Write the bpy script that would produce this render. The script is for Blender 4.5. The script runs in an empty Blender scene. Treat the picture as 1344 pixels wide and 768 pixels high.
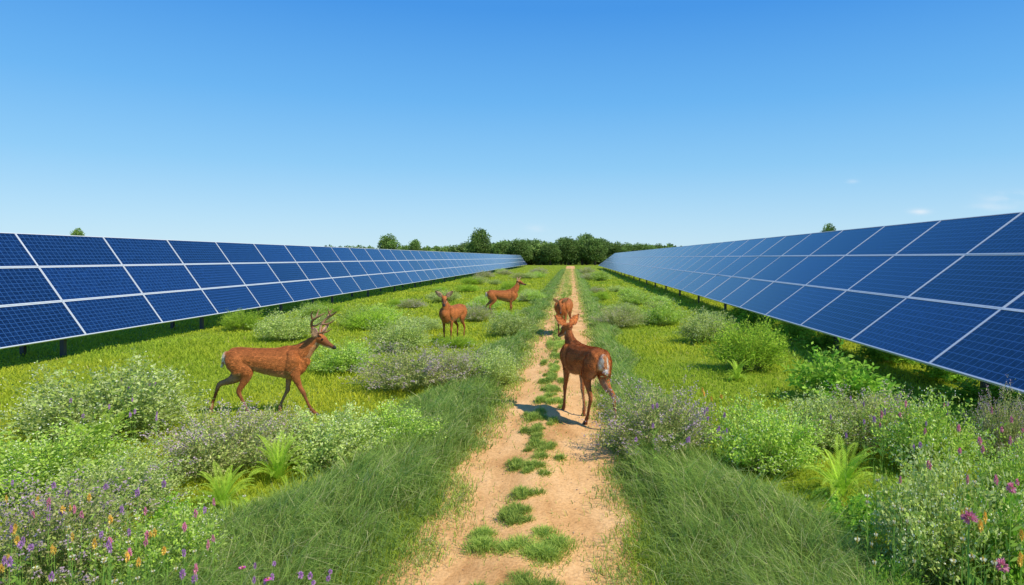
import bpy, bmesh, math, random
import numpy as np
from mathutils import Vector, Matrix
rng = np.random.default_rng(7); random.seed(7)
SC = bpy.context.scene; COL = SC.collection
F = 896.0; H = 2.2; HZ = 338.0; VX = 750.0
R = math.radians
def ground(px, py, h=0.0):
    Y = F*(H-h)/(py-HZ); return ((px-VX)/F*Y, Y)

# ------------------------------------------------------------------ helpers
def link(o, parent=None):
    COL.objects.link(o)
    if parent: o.parent = parent
    return o
def tag(o, label=None, cat=None, group=None, kind=None):
    if label: o['label'] = label
    if cat: o['category'] = cat
    if group: o['group'] = group
    if kind: o['kind'] = kind
    return o
def empty(name, loc, rz=0, scale=(1,1,1)):
    o = bpy.data.objects.new(name, None); o.location = loc; o.rotation_euler = (0,0,rz); o.scale = scale
    o.empty_display_size = .1
    return link(o)
def npdata(name, V, Fc, mats, col=None, smooth=False, uv=None, mi=None):
    V = np.asarray(V, dtype=np.float32); Fc = np.asarray(Fc, dtype=np.int32)
    me = bpy.data.meshes.new(name); n = len(V); m, k = Fc.shape
    me.vertices.add(n); me.vertices.foreach_set('co', V.ravel())
    me.loops.add(m*k); me.loops.foreach_set('vertex_index', Fc.ravel())
    me.polygons.add(m); me.polygons.foreach_set('loop_start', np.arange(0, m*k, k, dtype=np.int32))
    if mi is not None: me.polygons.foreach_set('material_index', np.asarray(mi, dtype=np.int32))
    me.update(calc_edges=True)
    me.polygons.foreach_set('use_smooth', np.full(m, smooth, dtype=bool))
    if col is not None:
        a = me.color_attributes.new('Col', 'FLOAT_COLOR', 'POINT')
        c = np.ones((n,4), dtype=np.float32); c[:,:3] = np.clip(col,0,.95)
        a.data.foreach_set('color', c.ravel())
    if uv is not None:
        l = me.uv_layers.new(name='UVMap'); l.data.foreach_set('uv', np.asarray(uv, dtype=np.float32).ravel())
    for mm in (mats if isinstance(mats, (list,tuple)) else [mats]): me.materials.append(mm)
    return me
def npobj(name, V, Fc, mats, parent=None, **k):
    return link(bpy.data.objects.new(name, npdata(name, V, Fc, mats, **k)), parent)
def meobj(name, me, parent=None):
    return link(bpy.data.objects.new(name, me), parent)
def norm(a): return a/(np.linalg.norm(a, axis=-1, keepdims=True)+1e-9)
def cat(parts):
    Vs, Fs, Cs, off = [], [], [], 0
    for V, Fc, c in parts:
        Vs.append(V); Fs.append(Fc+off); Cs.append(c); off += len(V)
    return np.concatenate(Vs), np.concatenate(Fs), np.concatenate(Cs)
def boxes(lst):
    q = np.array([[-1,-1,-1],[1,-1,-1],[1,1,-1],[-1,1,-1],[-1,-1,1],[1,-1,1],[1,1,1],[-1,1,1]], float)
    f = np.array([[0,3,2,1],[4,5,6,7],[0,1,5,4],[1,2,6,5],[2,3,7,6],[3,0,4,7]])
    Vs=[];Fs=[]
    for i,b in enumerate(lst):
        Vs.append(q*np.array(b[3:])+np.array(b[:3])); Fs.append(f+8*i)
    return np.concatenate(Vs), np.concatenate(Fs)

# ------------------------------------------------------------------ materials
def newmat(name):
    m = bpy.data.materials.new(name); m.use_nodes = True
    nt = m.node_tree; return m, nt, nt.nodes['Principled BSDF'], nt.nodes['Material Output']
def N(nt, t, **k):
    n = nt.nodes.new(t)
    for a, v in k.items(): setattr(n, a, v)
    return n
def foliage_mat(name, trans=.35, rough=.55, spec=.25):
    m, nt, p, out = newmat(name); L = nt.links.new
    at = N(nt,'ShaderNodeAttribute'); at.attribute_name = 'Col'
    oi = N(nt,'ShaderNodeObjectInfo')
    mr = N(nt,'ShaderNodeMapRange'); mr.inputs['To Min'].default_value=.85; mr.inputs['To Max'].default_value=1.15
    L(oi.outputs['Random'], mr.inputs['Value'])
    mu = N(nt,'ShaderNodeVectorMath', operation='SCALE'); L(at.outputs['Color'], mu.inputs[0]); L(mr.outputs[0], mu.inputs['Scale'])
    L(mu.outputs[0], p.inputs['Base Color'])
    p.inputs['Roughness'].default_value = rough; p.inputs['Specular IOR Level'].default_value = spec
    if trans > 0:
        tr = N(nt,'ShaderNodeBsdfTranslucent'); L(mu.outputs[0], tr.inputs['Color'])
        mx = N(nt,'ShaderNodeMixShader'); mx.inputs[0].default_value = trans
        L(p.outputs[0], mx.inputs[1]); L(tr.outputs[0], mx.inputs[2]); L(mx.outputs[0], out.inputs['Surface'])
    return m
M_LEAF = foliage_mat('leaf', .42, .6, .15); M_GRASS = foliage_mat('grass_blade', .45, .6, .12)
M_PETAL = foliage_mat('petal', .3, .7, .1); M_TWIG = foliage_mat('twig', .0, .8, .1)
M_TREE = foliage_mat('tree_leaf', .35, .6, .2); M_HAIR = foliage_mat('deer_hair', .0, .7, .15)

def plain_mat(name, color, rough=.5, metal=0, nscale=20, namt=.15):
    m, nt, p, out = newmat(name); L = nt.links.new
    tc = N(nt,'ShaderNodeTexCoord'); no = N(nt,'ShaderNodeTexNoise'); no.inputs['Scale'].default_value = nscale
    L(tc.outputs['Object'], no.inputs['Vector'])
    mx = N(nt,'ShaderNodeMix', data_type='RGBA'); L(no.outputs['Fac'], mx.inputs[0])
    mx.inputs[6].default_value = (*[c*(1-namt) for c in color],1); mx.inputs[7].default_value = (*[min(1,c*(1+namt)) for c in color],1)
    L(mx.outputs[2], p.inputs['Base Color']); p.inputs['Roughness'].default_value=rough; p.inputs['Metallic'].default_value=metal
    return m
M_FRAME = plain_mat('silver_frame', (.60,.64,.68), .45, .1)
M_STEEL = plain_mat('shade_dark_steel', (.07,.072,.075), .6, .2)  # steel colour darkened to carry the shade beneath the panel rows
M_BACK = plain_mat('panel_back', (.10,.11,.13), .7)
M_EYE = plain_mat('eye_black', (.012,.008,.006), .08)
M_HOOF = plain_mat('hoof_horn', (.03,.022,.018), .45)
M_NOSE = plain_mat('nose_skin', (.018,.014,.013), .35)
M_ANTLER = plain_mat('antler_bone', (.28,.155,.075), .6, 0, 30, .4)
M_BARK=plain_mat('bark',(.10,.075,.05),.9,0,6,.4)

def panel_mat():
    m, nt, p, out = newmat('solar_cells'); L = nt.links.new
    uv = N(nt,'ShaderNodeUVMap'); uv.uv_map='UVMap'
    sx = N(nt,'ShaderNodeSeparateXYZ'); L(uv.outputs[0], sx.inputs[0])
    def line(src, n, w):
        a = N(nt,'ShaderNodeMath', operation='MULTIPLY'); L(src, a.inputs[0]); a.inputs[1].default_value=n
        b = N(nt,'ShaderNodeMath', operation='FRACT'); L(a.outputs[0], b.inputs[0])
        c = N(nt,'ShaderNodeMath', operation='LESS_THAN'); L(b.outputs[0], c.inputs[0]); c.inputs[1].default_value=w
        return c.outputs[0]
    l1 = line(sx.outputs[0], 20, .10); l2 = line(sx.outputs[1], 9, .10)
    mx = N(nt,'ShaderNodeMath', operation='MAXIMUM'); L(l1, mx.inputs[0]); L(l2, mx.inputs[1])
    f1 = line(sx.outputs[0], 60, .18)
    tc = N(nt,'ShaderNodeTexCoord')
    mp = N(nt,'ShaderNodeMapping'); mp.inputs['Scale'].default_value=(1,1.8,1); mp.inputs['Rotation'].default_value=(0,0,.6)
    L(tc.outputs['Object'], mp.inputs[0])
    oi = N(nt,'ShaderNodeObjectInfo')
    of = N(nt,'ShaderNodeVectorMath', operation='ADD'); L(mp.outputs[0], of.inputs[0]); L(oi.outputs['Location'], of.inputs[1])
    no = N(nt,'ShaderNodeTexNoise'); no.inputs['Scale'].default_value = 12; no.inputs['Detail'].default_value=7; no.inputs['Roughness'].default_value=.6; L(of.outputs[0], no.inputs['Vector'])
    cr = N(nt,'ShaderNodeValToRGB'); L(no.outputs['Fac'], cr.inputs[0])
    cr.color_ramp.elements[0].position=.38; cr.color_ramp.elements[0].color=(.0018,.008,.042,1)
    cr.color_ramp.elements[1].position=.68; cr.color_ramp.elements[1].color=(.006,.030,.125,1)
    m1 = N(nt,'ShaderNodeMix', data_type='RGBA'); L(cr.outputs[0], m1.inputs[6]); m1.inputs[7].default_value=(.010,.045,.17,1)
    fm = N(nt,'ShaderNodeMath', operation='MULTIPLY'); L(f1, fm.inputs[0]); fm.inputs[1].default_value=.35; L(fm.outputs[0], m1.inputs[0])
    oi2 = N(nt,'ShaderNodeMapRange'); oi2.inputs['To Min'].default_value=.75; oi2.inputs['To Max'].default_value=1.3; L(oi.outputs['Random'], oi2.inputs['Value'])
    vs = N(nt,'ShaderNodeVectorMath', operation='SCALE'); L(m1.outputs[2], vs.inputs[0]); L(oi2.outputs[0], vs.inputs['Scale'])
    m2 = N(nt,'ShaderNodeMix', data_type='RGBA'); L(vs.outputs[0], m2.inputs[6]); m2.inputs[7].default_value=(.045,.13,.34,1)
    fm2 = N(nt,'ShaderNodeMath', operation='MULTIPLY'); L(mx.outputs[0], fm2.inputs[0]); fm2.inputs[1].default_value=.6; L(fm2.outputs[0], m2.inputs[0])
    L(m2.outputs[2], p.inputs['Base Color'])
    rr = N(nt,'ShaderNodeMapRange'); rr.inputs['To Min'].default_value=.10; rr.inputs['To Max'].default_value=.26; L(no.outputs['Fac'], rr.inputs['Value'])
    L(rr.outputs[0], p.inputs['Roughness']); p.inputs['IOR'].default_value=1.45
    return m
M_PANEL = panel_mat()

def ground_mat():
    m, nt, p, out = newmat('meadow_ground'); L = nt.links.new
    tc = N(nt,'ShaderNodeTexCoord')
    n1 = N(nt,'ShaderNodeTexNoise'); n1.inputs['Scale'].default_value=.35; n1.inputs['Detail'].default_value=8; L(tc.outputs['Object'], n1.inputs['Vector'])
    n2 = N(nt,'ShaderNodeTexNoise'); n2.inputs['Scale'].default_value=14; n2.inputs['Detail'].default_value=6; L(tc.outputs['Object'], n2.inputs['Vector'])
    cr = N(nt,'ShaderNodeValToRGB'); L(n1.outputs['Fac'], cr.inputs[0])
    cr.color_ramp.elements[0].position=.35; cr.color_ramp.elements[0].color=(.20,.29,.022,1)
    cr.color_ramp.elements[1].position=.65; cr.color_ramp.elements[1].color=(.29,.36,.03,1)
    c2 = N(nt,'ShaderNodeValToRGB'); L(n2.outputs['Fac'], c2.inputs[0])
    c2.color_ramp.elements[0].position=.3; c2.color_ramp.elements[0].color=(.6,.6,.6,1)
    c2.color_ramp.elements[1].position=.7; c2.color_ramp.elements[1].color=(1.1,1.1,1.1,1)
    mx = N(nt,'ShaderNodeMix', data_type='RGBA', blend_type='MULTIPLY'); mx.inputs[0].default_value=1
    L(cr.outputs[0], mx.inputs[6]); L(c2.outputs[0], mx.inputs[7]); L(mx.outputs[2], p.inputs['Base Color'])
    p.inputs['Roughness'].default_value=.9; p.inputs['Specular IOR Level'].default_value=.1
    bp = N(nt,'ShaderNodeBump'); bp.inputs['Strength'].default_value=.6; bp.inputs['Distance'].default_value=.05
    L(n2.outputs['Fac'], bp.inputs['Height']); L(bp.outputs[0], p.inputs['Normal'])
    return m
def sand_mat():
    m, nt, p, out = newmat('sandy_path'); L = nt.links.new
    tc = N(nt,'ShaderNodeTexCoord')
    mp = N(nt,'ShaderNodeMapping'); mp.inputs['Scale'].default_value=(1,.45,1); L(tc.outputs['Object'], mp.inputs[0])
    n1 = N(nt,'ShaderNodeTexNoise'); n1.inputs['Scale'].default_value=2.2; n1.inputs['Detail'].default_value=9; n1.inputs['Roughness'].default_value=.62; L(mp.outputs[0], n1.inputs['Vector'])
    n2 = N(nt,'ShaderNodeTexNoise'); n2.inputs['Scale'].default_value=38; n2.inputs['Detail'].default_value=8; L(tc.outputs['Object'], n2.inputs['Vector'])
    cr = N(nt,'ShaderNodeValToRGB'); L(n1.outputs['Fac'], cr.inputs[0])
    e = cr.color_ramp.elements
    e[0].position=.30; e[0].color=(.48,.24,.085,1); e[1].position=.66; e[1].color=(.80,.49,.225,1)
    e2 = e.new(.48); e2.color=(.70,.40,.165,1)
    c2 = N(nt,'ShaderNodeValToRGB'); L(n2.outputs['Fac'], c2.inputs[0])
    c2.color_ramp.elements[0].position=.34; c2.color_ramp.elements[0].color=(.74,.69,.64,1)
    c2.color_ramp.elements[1].position=.56; c2.color_ramp.elements[1].color=(1,1,1,1)
    mx = N(nt,'ShaderNodeMix', data_type='RGBA', blend_type='MULTIPLY'); mx.inputs[0].default_value=.8
    L(cr.outputs[0], mx.inputs[6]); L(c2.outputs[0], mx.inputs[7]); L(mx.outputs[2], p.inputs['Base Color'])
    p.inputs['Roughness'].default_value=.95; p.inputs['Specular IOR Level'].default_value=.1
    ad = N(nt,'ShaderNodeMath', operation='ADD'); L(n1.outputs['Fac'], ad.inputs[0])
    mu = N(nt,'ShaderNodeMath', operation='MULTIPLY'); L(n2.outputs['Fac'], mu.inputs[0]); mu.inputs[1].default_value=.2; L(mu.outputs[0], ad.inputs[1])
    bp = N(nt,'ShaderNodeBump'); bp.inputs['Strength'].default_value=.55; bp.inputs['Distance'].default_value=.08
    L(ad.outputs[0], bp.inputs['Height']); L(bp.outputs[0], p.inputs['Normal'])
    return m
def fur_mat():
    m, nt, p, out = newmat('deer_fur'); L = nt.links.new
    at = N(nt,'ShaderNodeAttribute'); at.attribute_name='Col'
    tc = N(nt,'ShaderNodeTexCoord')
    n1 = N(nt,'ShaderNodeTexNoise'); n1.inputs['Scale'].default_value=9; n1.inputs['Detail'].default_value=6; L(tc.outputs['Object'], n1.inputs['Vector'])
    mr = N(nt,'ShaderNodeMapRange'); mr.inputs['From Min'].default_value=.3; mr.inputs['From Max'].default_value=.7
    mr.inputs['To Min'].default_value=.6; mr.inputs['To Max'].default_value=1.2; L(n1.outputs['Fac'], mr.inputs['Value'])
    mu = N(nt,'ShaderNodeVectorMath', operation='SCALE'); L(at.outputs['Color'], mu.inputs[0]); L(mr.outputs[0], mu.inputs['Scale'])
    L(mu.outputs[0], p.inputs['Base Color']); p.inputs['Roughness'].default_value=.7; p.inputs['Specular IOR Level'].default_value=.15
    return m
M_GROUND = ground_mat(); M_SAND = sand_mat(); M_FUR = fur_mat()

# ------------------------------------------------------------------ world, sun, camera
SUNV = Vector((.72,-.42,1.0)).normalized()
el = math.asin(SUNV.z); az = math.atan2(SUNV.x, SUNV.y)
w = bpy.data.worlds.new('World'); SC.world = w; w.use_nodes = True
nt = w.node_tree; L = nt.links.new; bg = nt.nodes['Background']
STR = .14
sky = N(nt,'ShaderNodeTexSky', sky_type='NISHITA'); sky.sun_disc=False; sky.sun_elevation=el; sky.sun_rotation=az
sky.air_density=1.0; sky.dust_density=.3; sky.ozone_density=2.0; sky.altitude=100
tc = N(nt,'ShaderNodeTexCoord'); sp = N(nt,'ShaderNodeSeparateXYZ'); L(tc.outputs['Generated'], sp.inputs[0])
rp = N(nt,'ShaderNodeValToRGB'); L(sp.outputs[2], rp.inputs[0]); re_ = rp.color_ramp.elements
re_[0].position=0.0; re_[0].color=(.56,.79,.93,1)
re_[1].position=1.0; re_[1].color=(.03,.17,.55,1)
for pos, c in ((.05,(.44,.72,.94)),(.13,(.25,.59,.93)),(.22,(.13,.46,.91)),(.34,(.050,.31,.83))):
    q = re_.new(pos); q.color=(*c,1)
sc3 = N(nt,'ShaderNodeVectorMath', operation='SCALE'); L(rp.outputs[0], sc3.inputs[0]); sc3.inputs['Scale'].default_value=1/STR
hs = N(nt,'ShaderNodeMix', data_type='RGBA'); hs.inputs[0].default_value=.88; L(sky.outputs[0], hs.inputs[6]); L(sc3.outputs[0], hs.inputs[7])
def M2(op, a, b=None):
    n = N(nt,'ShaderNodeMath', operation=op)
    for i, v in enumerate((a, b)):
        if v is None: continue
        if isinstance(v, (int,float)): n.inputs[i].default_value = v
        else: L(v, n.inputs[i])
    return n.outputs[0]
ymax = M2('MAXIMUM', sp.outputs[1], .02)
A = M2('DIVIDE', sp.outputs[0], ymax); E = M2('DIVIDE', sp.outputs[2], ymax)
cv = N(nt,'ShaderNodeCombineXYZ'); L(M2('MULTIPLY', A, 16.0), cv.inputs[0]); L(M2('MULTIPLY', E, 48.0), cv.inputs[1])
cn = N(nt,'ShaderNodeTexNoise'); cn.inputs['Scale'].default_value=1.0; cn.inputs['Detail'].default_value=7; L(cv.outputs[0], cn.inputs['Vector'])
nz = M2('MULTIPLY', M2('SUBTRACT', cn.outputs['Fac'], .36), 3.0)
tot = None
for a, e, wa, we, s in [(.650,.088,.04,.008,.8),(.62,.074,.03,.005,.5),(.508,.067,.014,.004,.8),(.410,.112,.008,.003,.7),(-.05,.042,.014,.005,.6)]:
    g = M2('ADD', M2('POWER', M2('DIVIDE', M2('SUBTRACT', A, a), wa), 2.0), M2('POWER', M2('DIVIDE', M2('SUBTRACT', E, e), we), 2.0))
    v = M2('MULTIPLY', M2('EXPONENT', M2('MULTIPLY', g, -1.0)), s)
    tot = v if tot is None else M2('ADD', tot, v)
fac = N(nt,'ShaderNodeMath', operation='MULTIPLY'); fac.use_clamp=True; L(tot, fac.inputs[0]); L(nz, fac.inputs[1])
cm = N(nt,'ShaderNodeMix', data_type='RGBA'); L(fac.outputs[0], cm.inputs[0]); L(hs.outputs[2], cm.inputs[6]); cm.inputs[7].default_value=(.80/STR,.88/STR,.96/STR,1)
L(cm.outputs[2], bg.inputs['Color']); bg.inputs['Strength'].default_value=STR
sl = bpy.data.lights.new('sun','SUN'); sl.energy=5.0; sl.angle=R(.5); sl.color=(1,.93,.79)
so = link(bpy.data.objects.new('sun', sl)); so.rotation_euler = SUNV.to_track_quat('Z','Y').to_euler()
cam = bpy.data.cameras.new('camera'); co = link(bpy.data.objects.new('camera', cam)); SC.camera = co
cam.lens=24; cam.sensor_width=36; cam.sensor_fit='HORIZONTAL'; cam.clip_end=6000
cam.shift_x = -78/1344; cam.shift_y = -46/1344
co.location=(0,0,H); co.rotation_euler=(R(90),0,0)
SC.view_settings.view_transform='Standard'; SC.view_settings.look='None'; SC.view_settings.exposure=0

# ------------------------------------------------------------------ ground and path
xs = np.array([-2500,-400,-100,-30,0,30,100,400,2500.]); ys = np.array([-500,-50,0,30,100,300,1000,4000.])
V = np.array([[x,y,0] for y in ys for x in xs]); nx=len(xs)
Fc = np.array([[j*nx+i, j*nx+i+1, (j+1)*nx+i+1, (j+1)*nx+i] for j in range(len(ys)-1) for i in range(nx-1)])
tag(npobj('ground', V, Fc, M_GROUND), kind='structure')
def wob(y, s): return .05*np.sin(y*1.3+s)+.04*np.sin(y*3.1+2*s)+.02*np.sin(y*6.3+s)
def pathL(y): return np.interp(y,[3,5,8,14],[-1.24,-1.18,-1.10,-1.08]) + wob(y, 1.0)
def pathR(y): return np.interp(y, [3,8,14,20],[.46,.46,.58,.66]) + wob(y, 4.2)
def ctrl(y): return -.36+.06*np.sin(y*1.9)+.03*np.sin(y*.6)
yy = np.concatenate([np.arange(-3,30,.12), np.arange(30,176,1.0)])
cols = 13; V=[]
for y in yy:
    a, b = pathL(y)-.12, pathR(y)+.12
    for k in range(cols):
        t = k/(cols-1)
        z = .006 + .045*math.exp(-((t-.5)/.13)**2) + .03*(math.exp(-(t/.10)**2)+math.exp(-((1-t)/.10)**2))*(0<k<cols-1) + .012*abs(math.sin(y*.9+k*1.7))*(0<k<cols-1)
        V.append([a+(b-a)*t, y, z])
Fc = [[j*cols+i, j*cols+i+1, (j+1)*cols+i+1, (j+1)*cols+i] for j in range(len(yy)-1) for i in range(cols-1)]
tag(npobj('path', V, Fc, M_SAND, smooth=True), kind='structure')

# ------------------------------------------------------------------ solar arrays
def array(Xb, Zb, Xt, Zt, Y0, W, ncol, left, label):
    root = empty('solar_array', (Xb, Y0, 0)); tag(root, label, 'solar panels', 'long rows of solar panels beside the path')
    s = Vector((Xt-Xb, 0, Zt-Zb)); Ls = s.length; s.normalize()
    a = Vector((0, 1 if left else -1, 0)); n = a.cross(s)
    hP = Ls/3; g = .005; fw = .021 if left else .023
    hx, hy = W/2-g, hP/2-g
    pv, pf = boxes([(0,0,-.012,hx-fw,hy-fw,.010)])
    uv = np.zeros((6*4,2)); uv[4:8] = [(0,0),(1,0),(1,1),(0,1)]
    pme = npdata('solar_panel', pv, pf, [M_PANEL, M_BACK], uv=uv, mi=[1,0,1,1,1,1])
    fl = [(0, hy-fw/2, -.015, hx, fw/2, .020), (0,-hy+fw/2,-.015,hx,fw/2,.020), (hx-fw/2,0,-.015,fw/2,hy-fw-.001,.020), (-hx+fw/2,0,-.015,fw/2,hy-fw-.001,.020)]
    fv, ff = boxes(fl); fme = npdata('panel_frame', fv, ff, M_FRAME)
    rot = Matrix((a, s, n)).transposed().to_4x4()
    base = Vector((0,0,Zb))
    count = 0; SV=[];SF=[];SU=[];SM=[]; off=0
    for c in range(ncol):
        for r in range(3):
            p = base + s*(hP*(r+.5)) + Vector((0, (c+.5)*W, 0))
            mw = Matrix.Translation(p) @ rot @ Matrix.Rotation(random.gauss(0,.003),4,'X') @ Matrix.Rotation(random.gauss(0,.0015),4,'Y')
            if count < 99:
                o = meobj('solar_panel', pme, root); o.matrix_local = mw
                f = meobj('panel_frame', fme, o)
            else:
                A3 = np.array(mw)[:3,:3]; T = np.array(mw)[:3,3]
                SV.append(pv@A3.T+T); SF.append(pf+off); off+=len(pv); SU.append(uv); SM += [1,0,1,1,1,1]
                SV.append(fv@A3.T+T); SF.append(ff+off); off+=len(fv); SU.append(np.zeros((len(ff)*4,2))); SM += [2]*len(ff)
            count += 1
    if SV:
        o = npobj('distant_solar_panels', np.concatenate(SV), np.concatenate(SF), [M_PANEL,M_BACK,M_FRAME], root, uv=np.concatenate(SU), mi=SM)
        tag(o, kind='stuff')
    Lg = ncol*W
    for t in (.2,.8):
        q = base + s*(Ls*t) - n*.085
        v, f = boxes([(0,0,0,Lg/2,.035,.045)]); me = npdata('rail', v, f, M_STEEL)
        o = meobj('rail', me, root); o.matrix_local = Matrix.Translation(q+Vector((0,Lg/2,0))) @ rot
    bv, bf = boxes([(0,0,0,.03,Ls/2*.92,.035)]); bme = npdata('rafter', bv, bf, M_STEEL)
    posts = {}
    for t in (.22,.78):
        q = base + s*(Ls*t) - n*.2
        v, f = boxes([(0,0,q.z/2-.05,.045,.045,q.z/2+.05)]); posts[t] = (q, npdata('support_post', v, f, M_STEEL))
    k = W
    while k < Lg:
        for t in (.22,.78):
            q, me = posts[t]; o = meobj('support_post', me, root); o.location = (q.x, k, 0)
        o = meobj('rafter', bme, root); o.matrix_local = Matrix.Translation(base+s*(Ls/2)-n*.165+Vector((0,k,0))) @ rot
        k += 2*W
    return root
array(-10.8,.47,-12.4,2.75, 15.2-2.85*3, 2.85, 56, True, 'long row of dark blue solar panels along the left side of the meadow')
array(5.3,.62,8.6,3.07, 10.15-2.85*3, 2.85, 47, False, 'long row of dark blue solar panels along the right side of the meadow')

# ------------------------------------------------------------------ grass
def lump(x, y, f=1.0, s=0):
    return (np.sin(x*1.7*f+s)+np.sin(y*1.3*f+x*.6*f+2.1*s)+np.sin((x-y)*2.3*f+s*1.7)+np.sin((x+.7*y)*4.1*f+s))/4
def blades(P, h, wd, ang, bend, col, tip=1.25, base=.6):
    n=len(P); d=np.stack([np.cos(ang),np.sin(ang),np.zeros(n)],1)
    f=rng.uniform(0,2*np.pi,n); sd=np.stack([np.cos(f),np.sin(f),np.zeros(n)],1)
    z=np.array([0,0,1.]); hh=h[:,None]; bb=bend[:,None]; ww=wd[:,None]
    mid=P+d*bb*.32*hh+z*hh*.58; tp=P+d*bb*hh+z*hh*np.sqrt(np.clip(1-bb*bb*.85,.05,1))
    V=np.stack([P-sd*ww/2,P+sd*ww/2,mid-sd*ww*.42,mid+sd*ww*.42,tp-sd*ww*.06,tp+sd*ww*.06],1).reshape(-1,3)
    i=np.arange(n)[:,None]*6
    Fc=np.concatenate([i+np.array([[0,1,3,2]]), i+np.array([[2,3,5,4]])])
    k=np.array([base,base,1,1,tip,tip]); Cc=(col[:,None,:]*k[None,:,None]).reshape(-1,3)  # roots darkened: naturally darker base plus occlusion shade put into the colour
    return V,Fc,Cc
def pal(cols, n, jit=.15):
    c=np.array(cols)[rng.integers(0,len(cols),n)]; return c*rng.uniform(1-jit,1+jit,(n,1))

n=600000
Y=np.exp(rng.uniform(np.log(2.6),np.log(170),n)); X=rng.uniform(-1.0,.85,n)*Y
jit=rng.normal(0,.09,n)
k=(X>-15.5)&(X<9.5)&~((X>pathL(Y)+jit)&(X<pathR(Y)+jit))
X,Y=X[k],Y[k]; n=len(X)
hsc=np.clip(.75+.5*lump(X,Y,.8,1),.4,1.3)
h=rng.uniform(.05,.14,n)*hsc*np.clip((Y/9)**.25,.9,1.6)
wd=np.clip(.0013*Y,.006,.06)*rng.uniform(.7,1.3,n)
g=np.clip(.55+.6*lump(X,Y,.30,3)+.25*lump(X,Y,1.4,5)+rng.normal(0,.06,n),0,1)[:,None]
near=np.clip(1-(np.minimum(np.abs(X-pathL(Y)),np.abs(X-pathR(Y))))/1.5,0,1)[:,None]*.7
c=np.array([.60,.63,.045])*g+np.array([.40,.54,.045])*(1-g)
c=c*(1-near)+np.array([.27,.44,.055])*near
dry=(rng.random(n)<.02)[:,None]; c=np.where(dry,np.array([.62,.56,.20]),c)*rng.uniform(.88,1.10,(n,1))
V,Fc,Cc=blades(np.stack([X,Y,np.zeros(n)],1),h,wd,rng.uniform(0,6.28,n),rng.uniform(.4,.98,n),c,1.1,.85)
tag(npobj('meadow_grass',V,Fc,M_GRASS,col=Cc),'short yellow green meadow grass between the solar panel rows','grass',kind='stuff')
def bank(n, side):
    Y=np.exp(rng.uniform(np.log(2.4),np.log(120),n)); u=rng.random(n)
    if side<0:
        outer=np.interp(Y,[3,5,7,9,14,40],[-3.2,-3.1,-2.7,-2.3,-1.9,-1.7])+.35*np.sin(Y*1.1)*(Y>4)
        inner=pathL(Y)+.07*np.sin(Y*4.3)+.04*np.sin(Y*9)+np.abs(rng.normal(0,.10,n))
    else:
        outer=np.interp(Y,[3,5,7,9,14,40],[2.6,2.25,1.7,1.35,1.3,1.3])+.2*np.sin(Y*1.3+1)
        inner=pathR(Y)+.07*np.sin(Y*3.7)+.04*np.sin(Y*8)-np.abs(rng.normal(0,.10,n))
    X=inner+(outer-inner)*u**.85
    cx=np.round(X/.16+.3*np.sin(Y*9)); cy=np.round(Y/.2+.3*np.sin(X*9))
    hashv=np.modf(np.abs(np.sin(cx*12.9898+cy*78.233)*43758.5))[0]
    ang=hashv*6.28+rng.normal(0,.55,n)
    ang=np.where(rng.random(n)<.45,(0 if side<0 else np.pi)+rng.normal(.3*side,.7,n),ang)
    edge=np.clip(np.minimum(u*4,(1-u)*3),.3,1)
    h=rng.uniform(.20,.46,n)*edge*(.75+.5*hashv)*np.interp(Y,[3,8,14,40],[1.0,.9,.62,.6])
    wd=np.clip(.0011*Y,.0045,.05)*rng.uniform(.7,1.3,n)
    t=rng.random(n)[:,None]
    c=np.array([.20,.32,.065])*(1-t)+np.array([.34,.46,.10])*t
    c=c*(.8+.4*hashv)[:,None]
    pale=(rng.random(n)<.10)[:,None]; c=np.where(pale,np.array([.60,.58,.28]),c)
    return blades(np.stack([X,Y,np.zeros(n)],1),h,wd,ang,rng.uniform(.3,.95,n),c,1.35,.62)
V,Fc,Cc=cat([bank(130000,-1),bank(120000,1)])
tag(npobj('long_grass',V,Fc,M_GRASS,col=Cc),'long dark green arching grass on both edges of the sandy path','grass',kind='stuff')
n=60000; Y=np.exp(rng.uniform(np.log(3),np.log(130),n)); sel=rng.random(n)
X=np.where(sel<.28,pathL(Y)+np.abs(rng.normal(0,.14,n)),np.where(sel<.56,pathR(Y)-np.abs(rng.normal(0,.14,n)),ctrl(Y)+rng.normal(0,.12,n)*np.interp(Y,[5,20,60],[1.2,1.1,1.7])))
keep=(lump(X*2.5,Y,1.6,2)+rng.normal(0,.25,n)+np.interp(Y,[8,14,40],[-.18,.10,.6]))>0; X,Y=X[keep],Y[keep]; n=len(X)
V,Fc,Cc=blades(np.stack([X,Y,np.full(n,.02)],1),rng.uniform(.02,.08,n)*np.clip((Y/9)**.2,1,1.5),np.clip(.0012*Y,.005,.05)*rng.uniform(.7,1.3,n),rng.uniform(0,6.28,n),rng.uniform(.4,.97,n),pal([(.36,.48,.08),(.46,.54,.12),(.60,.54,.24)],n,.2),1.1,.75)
tag(npobj('sparse_grass',V,Fc,M_GRASS,col=Cc),'thin stray grass blades on the bare path surface','grass',kind='stuff')
strip=[(4.42,.20,.18),(5.1,.30,.28),(5.72,.17,.20),(6.2,.12,.12),(7.0,.21,.26),(7.75,.15,.20),(8.4,.16,.26),(9.2,.15,.36),(10.1,.15,.36),(11.0,.15,.4),(12.0,.15,.5),(13.2,.15,.65),(14.8,.15,.9),(17.0,.15,1.3),(20,.16,1.8),(24,.17,2.6),(30,.19,3.8),(38,.22,5.5),(50,.24,8),(68,.27,11),(92,.30,15)]
names=['first','second','third','fourth','fifth','sixth','seventh','eighth']
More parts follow.
